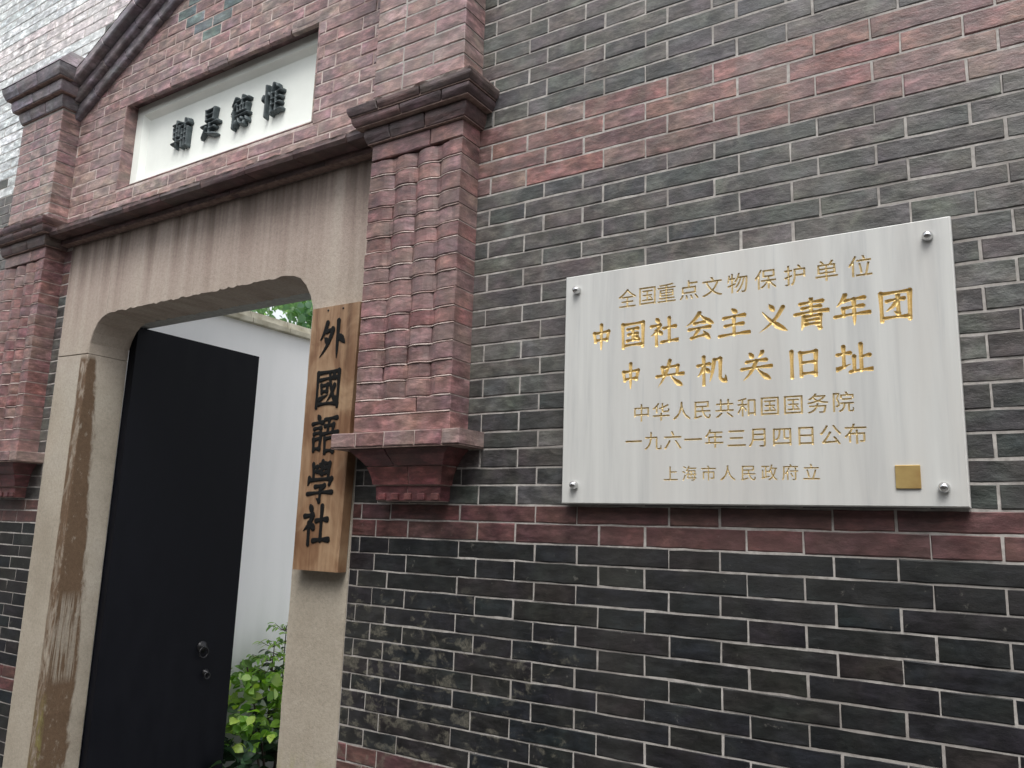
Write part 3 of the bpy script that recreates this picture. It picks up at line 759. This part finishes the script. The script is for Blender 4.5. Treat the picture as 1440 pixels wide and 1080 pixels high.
def font_sdf(ch, X, Y, bold=.8):
    """X,Y 0..100 down"""
    E, mn, mx = font_segments(ch)
    px_ = X/100*.94; py_ = .86-Y/100*.94     # em box of the fallback font
    ox = .5-(.5); P = np.stack([px_+.03, py_-.0], -1)
    A, B = E[:, 0], E[:, 1]; D = B-A; L2 = (D**2).sum(-1)+1e-12
    AP_ = P[..., None, :]-A; t = np.clip((AP_*D).sum(-1)/L2, 0, 1)
    dist = np.sqrt(((AP_-t[..., None]*D)**2).sum(-1)).min(-1)
    y = P[..., None, 1]; x = P[..., None, 0]
    cond = (A[:, 1] > y) != (B[:, 1] > y)
    xi = A[:, 0]+(y-A[:, 1])/np.where(np.abs(D[:, 1]) < 1e-12, 1e-12, D[:, 1])*D[:, 0]
    inside = ((cond & (x < xi)).sum(-1) % 2) == 1
    return np.where(inside, dist, -dist)*106 + bold
def glyph_grid(ch, size, g, W=5.2, font=False, pad=.08, bold=.8):
    """cells of pitch g in a square of side size*(1+2pad); returns vertex arrays (x,z relative centre), s in courses, nx"""
    n = int(round(size*(1+2*pad)/g)); ax = (np.arange(n+1)-n/2)*g
    XX, ZZ = np.meshgrid(ax, ax, indexing='ij')
    X = XX/size*100+50; Y = 50-ZZ/size*100
    S = (font_sdf(ch, X, Y, bold) if font else brush_sdf(ch, X, Y, W))*size/100
    S[0, :] = S[-1, :] = S[:, 0] = S[:, -1] = np.minimum(-.5*g, S[0].min())
    gx, gz = np.gradient(S, g); gm = gx*gx+gz*gz+1e-6
    snap = (np.abs(S) < .55*g) & (gm > .2)
    XX = np.where(snap, XX-np.clip(S*gx/gm, -.5*g, .5*g), XX); ZZ = np.where(snap, ZZ-np.clip(S*gz/gm, -.5*g, .5*g), ZZ)
    S = np.where(snap, 0, S)
    c = (S[:-1, :-1]+S[1:, :-1]+S[:-1, 1:]+S[1:, 1:])
    idx = np.arange((n+1)*(n+1)).reshape(n+1, n+1)
    Q = np.stack([idx[:-1, :-1], idx[1:, :-1], idx[1:, 1:], idx[:-1, 1:]], -1)
    return XX.ravel(), ZZ.ravel(), S.ravel(), Q, c > 0, n*g/2
def compact(V, F):
    u, inv = np.unique(F.ravel(), return_inverse=True); return V[u], inv.reshape(F.shape)

# ------------------------------------------------------------------ marble plaque
PY = -.7
PX0, PX1, PZ0, PZ1 = 5.5, 23.26, 2.02, 13.75
plq = thing('marble_plaque', ((PX0+PX1)/2, PY, PZ0), 'large white marble plaque with gilded Chinese inscription bolted to the dark brick wall', 'plaque')
lines = [
 ("全国重点文物保护单位", 12.16, [9.01,10.08,11.07,12.2,13.33,14.53,15.8,17.1,18.42,19.79], .97, True),
 ("中国社会主义青年团", 10.28, [7.6,9.32,10.92,12.69,14.33,16.05,17.73,19.38,21.06], 1.5, False),
 ("中央机关旧址", 8.17, [9.21,11.23,13.25,15.3,17.35,19.38], 1.45, False),
 ("中华人民共和国国务院", 6.36, [9.79,10.79,11.8,12.79,13.83,14.85,15.85,16.85,17.86,18.87], .88, True),
 ("一九六一年三月四日公布", 5.0, [9.39,10.38,11.36,12.34,13.33,14.35,15.33,16.34,17.33,18.32,19.31], .88, True),
 ("上海市人民政府立", 3.45, [11.25,12.15,13.05,13.93,14.85,15.75,16.63,17.5], .70, True)]
FV = []; FF = []; nfv = 0
def addf(V, F):
    global nfv
    FV.append(np.asarray(V, float)); FF.append(np.asarray(F)+nfv); nfv += len(V)
def rect(x0, x1, z0, z1):
    if x1-x0 > 1e-6 and z1-z0 > 1e-6: addf([(x0, PY, z0), (x1, PY, z0), (x1, PY, z1), (x0, PY, z1)], [(0, 1, 2, 3)])
zprev = PZ1-.05
for txt, zc_, xs, size, fnt in lines:
    g = size/56 if not fnt else size/50
    first = True; xprev = PX0+.05; rows = []
    for ch, xc in zip(txt, xs):
        XX, ZZ, S, Q, ins, half = glyph_grid(ch, size, g, W=6.3 if not fnt else 0, font=fnt, pad=.03 if not fnt else 0, bold=.9)
        zt, zb = zc_+half, zc_-half
        if first: rect(PX0+.05, PX1-.05, zt, zprev); zprev = zb; first = False
        rect(xprev, xc-half, zb, zt); xprev = xc+half
        dep = np.clip(S, 0, .085 if not fnt else .045)*(1.25 if not fnt else 1.6)
        V = np.stack([XX+xc, PY+dep, ZZ+zc_], -1)
        Vm, Fm = compact(np.stack([XX+xc, np.full_like(XX, PY), ZZ+zc_], -1), Q[~ins]); addf(Vm, Fm)
        Vg, Fg = compact(V - [xc, PY, zc_], Q[ins])
        link('character', np_mesh('character', Vg, Fg, MAT['gold' if not fnt else 'gold2'], smooth=False), plq, (xc, PY, zc_))
    rect(xprev, PX1-.05, zprev, zt)
rect(PX0+.05, PX1-.05, PZ0+.05, zprev)
link('inscribed_face', np_mesh('inscribed_face', np.concatenate(FV), np.concatenate(FF), MAT['marble']), plq)
# rim bevel and body
b_ = .05
V = [(PX0+b_, PY, PZ0+b_), (PX1-b_, PY, PZ0+b_), (PX1-b_, PY, PZ1-b_), (PX0+b_, PY, PZ1-b_), (PX0, PY+b_, PZ0), (PX1, PY+b_, PZ0), (PX1, PY+b_, PZ1), (PX0, PY+b_, PZ1), (PX0, -.12, PZ0), (PX1, -.12, PZ0), (PX1, -.12, PZ1), (PX0, -.12, PZ1)]
F = []
for i in range(4):
    j = (i+1) % 4; F += [(4+i, 4+j, j, i), (8+i, 8+j, 4+j, 4+i)]
F.append((11, 10, 9, 8)); V2 = [(a, PY+.2, c) for a, _, c in V[:4]]
place('slab', V + [(a, PY+.2, c) for a, _, c in V[:4]], F + [(12, 13, 14, 15)], 'marble', plq)
def dome(name, x, z, y, r, h, mat, parent, n=14, rings=5, rot=None):
    V = [(0, -h, 0)]; F = []
    for i in range(1, rings+1):
        a = math.pi/2*i/rings
        for k in range(n): V.append((r*math.sin(a)*math.cos(2*math.pi*k/n), -h*math.cos(a), r*math.sin(a)*math.sin(2*math.pi*k/n)))
    for k in range(n): F.append((0, 1+(k+1) % n, 1+k))
    for i in range(rings-1):
        for k in range(n):
            a = 1+i*n; F.append((a+k, a+(k+1) % n, a+n+(k+1) % n, a+n+k))
    return link(name, mesh(name, V, F, mat, True), parent, (x, y, z))
for bx, bz in ((6.2, 12.93), (22.4, 13.0), (22.42, 2.78), (6.23, 2.92)):
    V = []; F = []; n = 16
    for y, r_ in ((0, .21), (-.16, .205), (-.22, .17)):
        for k in range(n): V.append((r_*math.cos(2*math.pi*k/n), y, r_*math.sin(2*math.pi*k/n)))
    for i in range(2):
        for k in range(n): F.append((i*n+k, i*n+n+k, i*n+n+(k+1) % n, i*n+(k+1) % n))
    bo = link('bolt', mesh('bolt', V, F, MAT['steel'], True), plq, (bx, PY, bz))
    dome('bolt_cap', bx, bz, PY-.2, .18, .15, MAT['steel'], bo)
tag = thing('bronze_tag', (21.17, PY, 2.72), 'small square bronze tag fixed to lower right corner of the marble plaque', 'tag')
boxobj('tag_plate', 20.72, 21.63, PY-.07, PY-.005, 2.74, 3.67, MAT['bronze'], tag, .02)

# ------------------------------------------------------------------ wooden signboard
BY = -.85
sb = thing('wooden_signboard', (-11.1, BY, -2.1), 'tall brown wooden signboard with five black brushed characters hung on the right door jamb', 'signboard')
x0t, x1t, x0b, x1b, zb, zt = -13.12, -8.97, -13.14, -9.33, -2.12, 14.3
V = []; F = []; nz = 14
for i in range(nz+1):
    t = i/nz; z = zb+(zt-zb)*t; a = x0b+(x0t-x0b)*t; b = x1b+(x1t-x1b)*t
    V += [(a, BY+.05, z), (a+.06, BY+chip(.008), z), (b-.06, BY+chip(.008), z), (b, BY+.05, z), (b, -.12, z), (a, -.12, z)]
for i in range(nz):
    for k in range(6): F.append((i*6+k, i*6+(k+1) % 6, i*6+6+(k+1) % 6, i*6+6+k))
F += [tuple(reversed(range(6))), tuple(range(nz*6, nz*6+6))]
place('board', V, F, 'wood', sb)
for ch, xc, zc_ in zip("外國語學社", (-11.12, -11.2, -11.2, -11.25, -11.35), (12.05, 9.0, 6.1, 3.2, .62)):
    XX, ZZ, S, Q, ins, half = glyph_grid(ch, 2.35, 2.35/70, W=5.6 if ch in '國語學' else 6.6)
    V = np.stack([XX*1.0, -.03-np.clip(S, 0, .02), ZZ*1.12], -1)
    V, F = compact(V, Q[ins]); link('character', np_mesh('character', V, F, MAT['ink']), sb, (xc, BY, zc_))
for x in (-11.67, -10.36): dome('nail', x, 14.05, BY, .07, .07, MAT['iron'], sb, 8, 3)

# ------------------------------------------------------------------ inscription tablet in the niche
tb = thing('inscription_tablet', (CX, 1.0, 28.34), 'white plaster tablet with four raised dark green characters set in the gable niche', 'tablet')
tx0, tx1, tz0, tz1 = -38.84, -15.37, 28.34, 36.32
boxobj('panel', tx0+.01, tx1-.01, 1.2, 2.18, tz0+.01, tz1-.01, MAT['plaster'], tb)
def border(a, b, nx_, nz_):
    # mitred moulding from outer corner a to b, inward normal
    w0, w1 = .95, 1.35
    (xa, za), (xb, zb_) = a, b; dx, dz = np.sign(xb-xa), np.sign(zb_-za)
    def pt(c, wv, y, s): return (c[0]+nx_*wv+dx*wv*s, y, c[1]+nz_*wv+dz*wv*s)
    V = [pt(a, 0, .75, 1), pt(b, 0, .75, -1), pt(b, w0, .75, -1), pt(a, w0, .75, 1), pt(b, w1, 1.21, -1), pt(a, w1, 1.21, 1), pt(a, 0, 1.21, 1), pt(b, 0, 1.21, -1)]
    F = [(0, 1, 2, 3), (3, 2, 4, 5), (0, 6, 7, 1)]
    if nx_ + nz_ < 0 if dx else nx_ + nz_ > 0: pass
    o = place('border', V, F, 'plaster', tb)
    bm = bmesh.new(); bm.from_mesh(o.data); bmesh.ops.recalc_face_normals(bm, faces=bm.faces); bm.to_mesh(o.data); bm.free()
c1, c2, c3, c4 = (tx0, tz0), (tx1, tz0), (tx1, tz1), (tx0, tz1)
border(c1, c2, 0, 1); border(c2, c3, -1, 0); border(c3, c4, 0, -1); border(c4, c1, 1, 0)
for ch, xc in zip("輔是德惟", (-32.35, -28.55, -24.95, -21.2)):
    XX, ZZ, S, Q, ins, half = glyph_grid(ch, 2.75, 2.75/60, W=4.9)
    h = .30+np.sqrt(np.clip(S, 0, .12)*.4); h = np.where(S <= 0, .22, h)
    XX = XX*.84
    Vt = np.stack([XX, -h, ZZ], -1); Vb = np.stack([XX, np.full_like(h, .0), ZZ], -1); nV = len(Vt)
    Fi = Q[ins]
    # side walls along the outline
    ed = np.concatenate([Fi[:, [i, (i+1) % 4]] for i in range(4)]); key = np.sort(ed, 1); u_, ix, ct_ = np.unique(key, axis=0, return_index=True, return_counts=True)
    be = ed[ix[ct_ == 1]]; W_ = np.stack([be[:, 1], be[:, 0], be[:, 0]+nV, be[:, 1]+nV], -1)
    V, F = compact(np.concatenate([Vt, Vb]), np.concatenate([Fi, W_]))
    link('character', np_mesh('character', V, F, MAT['glyph']), tb, (xc, 1.2, 32.25))

# ------------------------------------------------------------------ door leaf (opened inwards, square to the wall)
dr = thing('door', (-40.1, 3.6, -32.8), 'black painted door leaf standing open inside the doorway with round iron knocker', 'door')
boxobj('leaf', -40.6, -39.6, 3.6, 16.9, -32.8, 17.15, MAT['door'], dr, .05)
def ringpull(y, z, r):
    n = 18; V = []; F = []
    for i, (x, q_) in enumerate(((-39.6, r*1.25), (-39.5, r*1.2), (-39.42, r*.8), (-39.25, r*.5), (-39.15, .02))):
        for k in range(n): V.append((x+39.6, q_*math.cos(2*math.pi*k/n), q_*math.sin(2*math.pi*k/n)))
    for i in range(4):
        for k in range(n): F.append((i*n+k, i*n+(k+1) % n, (i+1)*n+(k+1) % n, (i+1)*n+k))
    b = link('knocker', mesh('knocker', V, F, MAT['iron'], True), dr, (-39.6, y, z))
    V = []; F = []; A, B = 24, 8
    for i in range(A):
        for k in range(B):
            a, c = 2*math.pi*i/A, 2*math.pi*k/B; q_ = r*1.1+.07*math.cos(c)
            V.append((.32+.07*math.sin(c), q_*math.sin(a), -r*1.1+q_*math.cos(a)))
    for i in range(A):
        for k in range(B): F.append((i*B+k, i*B+(k+1) % B, ((i+1) % A)*B+(k+1) % B, ((i+1) % A)*B+k))
    link('ring', mesh('ring', V, F, MAT['iron'], True), b, (-39.6, y, z))
ringpull(13.4, -10.7, .42); ringpull(14.0, -13.0, .25)
# ------------------------------------------------------------------ ground, courtyard
def sheet(name, x0, x1, y0, y1, z, mat): return prop(link(name, mesh(name, [(x0, y0, z), (x1, y0, z), (x1, y1, z), (x0, y1, z)], [(0, 1, 2, 3)], MAT[mat])), kind='structure')
sheet('ground', -3000, 3000, -3000, 3000, -33.1, 'paving')
sheet('lane_paving', -400, 400, -66, .0, -33.0, 'paving')
sheet('courtyard_floor', -47, 30, 4.9, 75, -32.95, 'paving')
cw = thing('courtyard_wall', (-47, 30, -33), 'bright white plastered side wall of the courtyard seen through the doorway', 'wall')
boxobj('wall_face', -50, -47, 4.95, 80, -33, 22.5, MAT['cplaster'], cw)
for i in range(14):
    boxobj('coping_tile', -50.6, -46.3, 5+i*5.36+.03, 5+(i+1)*5.36-.03, 22.5+.003, 23.1, MAT['coping'], cw, .06)
V = []
for i in range(14):
    y0 = 5+i*5.36+.03; y1 = y0+5.3
    place('ridge_tile', [(-50.2, y0, 23.103), (-46.7, y0, 23.103), (-46.9, y0, 23.9), (-49.9, y0, 23.9), (-50.2, y1, 23.103), (-46.7, y1, 23.103), (-46.9, y1, 23.9), (-49.9, y1, 23.9)],
          [(0,1,2,3),(7,6,5,4),(1,5,6,2),(4,0,3,7),(3,2,6,7),(0,4,5,1)], 'coping', cw)
pl = thing('planting_bed', (-43, 27, -33), 'dark low planting bed against the white courtyard wall', 'planter')
boxobj('kerb', -38.0, -37.2, 12, 50, -33, -29.5, MAT['soil'], pl, .05); boxobj('soil', -46.99, -38.01, 12, 50, -33, -30.2, MAT['soil'], pl)

# leaves
def leaf_me(L, Wd, mat, seed):
    q = random.Random(seed); f = .12+q.random()*.25
    V = [(0, 0, 0)]; ts = (.25, .55, .8)
    for t in ts:
        wv = Wd*math.sin(math.pi*min(1, t*.95+.03))**.8/2
        V += [(-wv, L*t, f*wv*1.2-.3*L*t*t), (0, L*t, -.3*L*t*t), (wv, L*t, f*wv*1.2-.3*L*t*t)]
    V.append((0, L, -.32*L)); F = [(0, 2, 1), (0, 3, 2)]
    for i in range(2):
        a = 1+i*3; F += [(a, a+1, a+4, a+3), (a+1, a+2, a+5, a+4)]
    F += [(7, 8, 10), (8, 9, 10)][:2]
    return V, F
LM = [mesh('leaf', *leaf_me(1.15, .85, None, i), MAT['leaf'], True) for i in range(4)]
sh = thing('shrub', (-42, 27, -30.2), 'bright green leafy shrub in front of the white courtyard wall, low in the doorway', 'shrub')
def twig(p0, p1, r, parent, name='stem', mat='bark'):
    a, b = Vector(p0), Vector(p1); d = (b-a).normalized(); s1 = d.orthogonal().normalized(); s2 = d.cross(s1); V = []; F = []
    for c, rr in ((a, r), ((a+b)/2+s1*r*2, r*.8), (b, r*.5)):
        for k in range(5):
            t = 2*math.pi*k/5; V.append(tuple(c+(s1*math.cos(t)+s2*math.sin(t))*rr))
    for i in range(2):
        for k in range(5): F.append((i*5+k, i*5+(k+1) % 5, i*5+5+(k+1) % 5, i*5+5+k))
    me = mesh(name, [tuple(Vector(v)-a) for v in V], F, MAT[mat], True); return link(name, me, parent, tuple(a))
q = random.Random(11)
for i in range(9): twig((-42+q.uniform(-1, 1), 27+q.uniform(-2, 2), -30.2), (-42+q.uniform(-3, 3), 27+q.uniform(-6, 6), -17+q.uniform(-3, 5)), .16, sh)
def rot_any(tilt=.9): return (q.uniform(-tilt, tilt), q.uniform(-tilt, tilt), q.uniform(0, 6.28))
cl = [(q.uniform(-45.5, -38.5), q.uniform(17.5, 36), q.uniform(-20.5, -14.6)) for _ in range(46)]
SV = []; SF = []; SR = []; sn = 0
for i in range(620):
    c = q.choice(cl); p = (min(-38.2, max(-46.5, c[0]+q.gauss(0, .9))), c[1]+q.gauss(0, 1.1), c[2]+q.gauss(0, .7)); sc_ = q.uniform(.5, 1.4)
    rr = rot_any()
    if i < 270:
        o = link('leaf', LM[q.randrange(4)], sh, p); o.rotation_euler = rr; o.scale = (sc_,)*3
    else:
        V, F = leaf_me(1.15, .85, None, i); R3 = Matrix.LocRotScale(Vector(p), __import__('mathutils').Euler(rr), Vector((sc_,)*3))
        SV += [tuple(R3 @ Vector(v)) for v in V]; SF += [tuple(a+sn for a in f) for f in F]; SR += [q.random()]*len(F); sn += len(V)
link('foliage', mesh('foliage', SV, SF, MAT['leaf'], True, rnd=SR), sh, kind='stuff')
# dark understorey of the shrub
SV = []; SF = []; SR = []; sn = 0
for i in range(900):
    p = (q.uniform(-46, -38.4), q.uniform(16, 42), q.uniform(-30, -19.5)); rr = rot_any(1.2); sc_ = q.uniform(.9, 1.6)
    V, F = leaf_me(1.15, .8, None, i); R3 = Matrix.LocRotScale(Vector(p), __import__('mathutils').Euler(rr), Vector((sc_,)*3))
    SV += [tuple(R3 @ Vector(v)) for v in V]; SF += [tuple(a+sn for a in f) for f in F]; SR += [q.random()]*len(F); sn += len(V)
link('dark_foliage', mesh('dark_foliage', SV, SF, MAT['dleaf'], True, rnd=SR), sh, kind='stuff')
# slender plant with tiered small leaves
sp_ = thing('slender_shrub', (-41, 28.5, -30.2), 'slender tiered plant with small pale leaves rising above the bright green shrub', 'plant')
DM = [mesh('dark_leaflet', *leaf_me(.9, .32, None, i+50), MAT['dleaf'], True) for i in range(3)]
BM = [mesh('leaflet', *leaf_me(.9, .34, None, i+60), MAT['leaf'], True) for i in range(3)]
for s_i, (bx, by, tz) in enumerate(((-43.5, 26.4, -10.2), (-43.0, 28.0, -10.8), (-43.8, 25.2, -11.8), (-43, 24.4, -13))):
    twig((bx, by, -30.2), (bx+.3, by+.2, tz), .1, sp_)
    for lv in range(5):
        z = tz - lv*1.3
        for b in range(5):
            az = q.uniform(0, 6.28); L = q.uniform(1.2, 2.6)
            e = (bx+.2+L*math.cos(az)*.6, by+L*math.sin(az), z+q.uniform(-.1, .35))
            twig((bx+.2, by+.1, z-.5), e, .04, sp_)
            for t in range(5):
                f = .45+.14*t; p = tuple(lerp(a, b_2, f) for a, b_2 in zip((bx+.2, by+.1, z-.5), e))
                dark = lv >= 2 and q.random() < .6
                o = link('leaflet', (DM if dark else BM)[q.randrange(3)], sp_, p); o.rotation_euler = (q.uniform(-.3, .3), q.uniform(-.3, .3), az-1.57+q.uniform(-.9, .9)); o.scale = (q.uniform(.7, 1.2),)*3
# tree beyond the wall
tr = thing('tree', (-80, 70, -33), 'pale green tree showing above the white courtyard wall under the lintel', 'tree')
twig((-80, 70, -33), (-79, 71, 34), 1.1, tr, 'trunk'); 
for i in range(6): twig((-79.4, 70.6, 18+i*4), (-79+q.uniform(-12, 12), 71+q.uniform(-14, 14), 34+q.uniform(-6, 12)), .35, tr, 'limb')
SV = []; SF = []; SR = []; sn = 0
tcl = [(q.gauss(-80, 8), q.gauss(70, 12), q.gauss(39, 5)) for _ in range(120)]
for i in range(9000):
    c = q.choice(tcl); p = (c[0]+q.gauss(0, 1.6), c[1]+q.gauss(0, 1.6), c[2]+q.gauss(0, 1.2)); rr = rot_any(1.3); sc_ = q.uniform(.7, 1.5)
    V, F = leaf_me(1.15, .9, None, i % 20); R3 = Matrix.LocRotScale(Vector(p), __import__('mathutils').Euler(rr), Vector((sc_,)*3))
    SV += [tuple(R3 @ Vector(v)) for v in V]; SF += [tuple(a+sn for a in f) for f in F]; SR += [q.random()]*len(F); sn += len(V)
link('crown', mesh('crown', SV, SF, MAT['tleaf'], True, rnd=SR), tr, kind='stuff')

# ------------------------------------------------------------------ unseen house across the lane, added and sized to block low sky
op = thing('unseen_opposite_house', (0, -66, -33), 'plain rendered house across the lane, unseen behind the viewer, blocking low sky', 'house')
boxobj('wall', -260, 260, -120, -66.5, -33, 44, MAT['opp'], op)  # body of the added unseen house, blocks low sky
for k in range(-7, 8):
    f_ = boxobj('unseen_house_window', k*32-7, k*32+7, -66.52, -66.2, 5, 30, MAT['inner'], op, .1)
    boxobj('pane', k*32-6, k*32+6, -66.2, -66.1, 6, 29, MAT['glass'], f_)
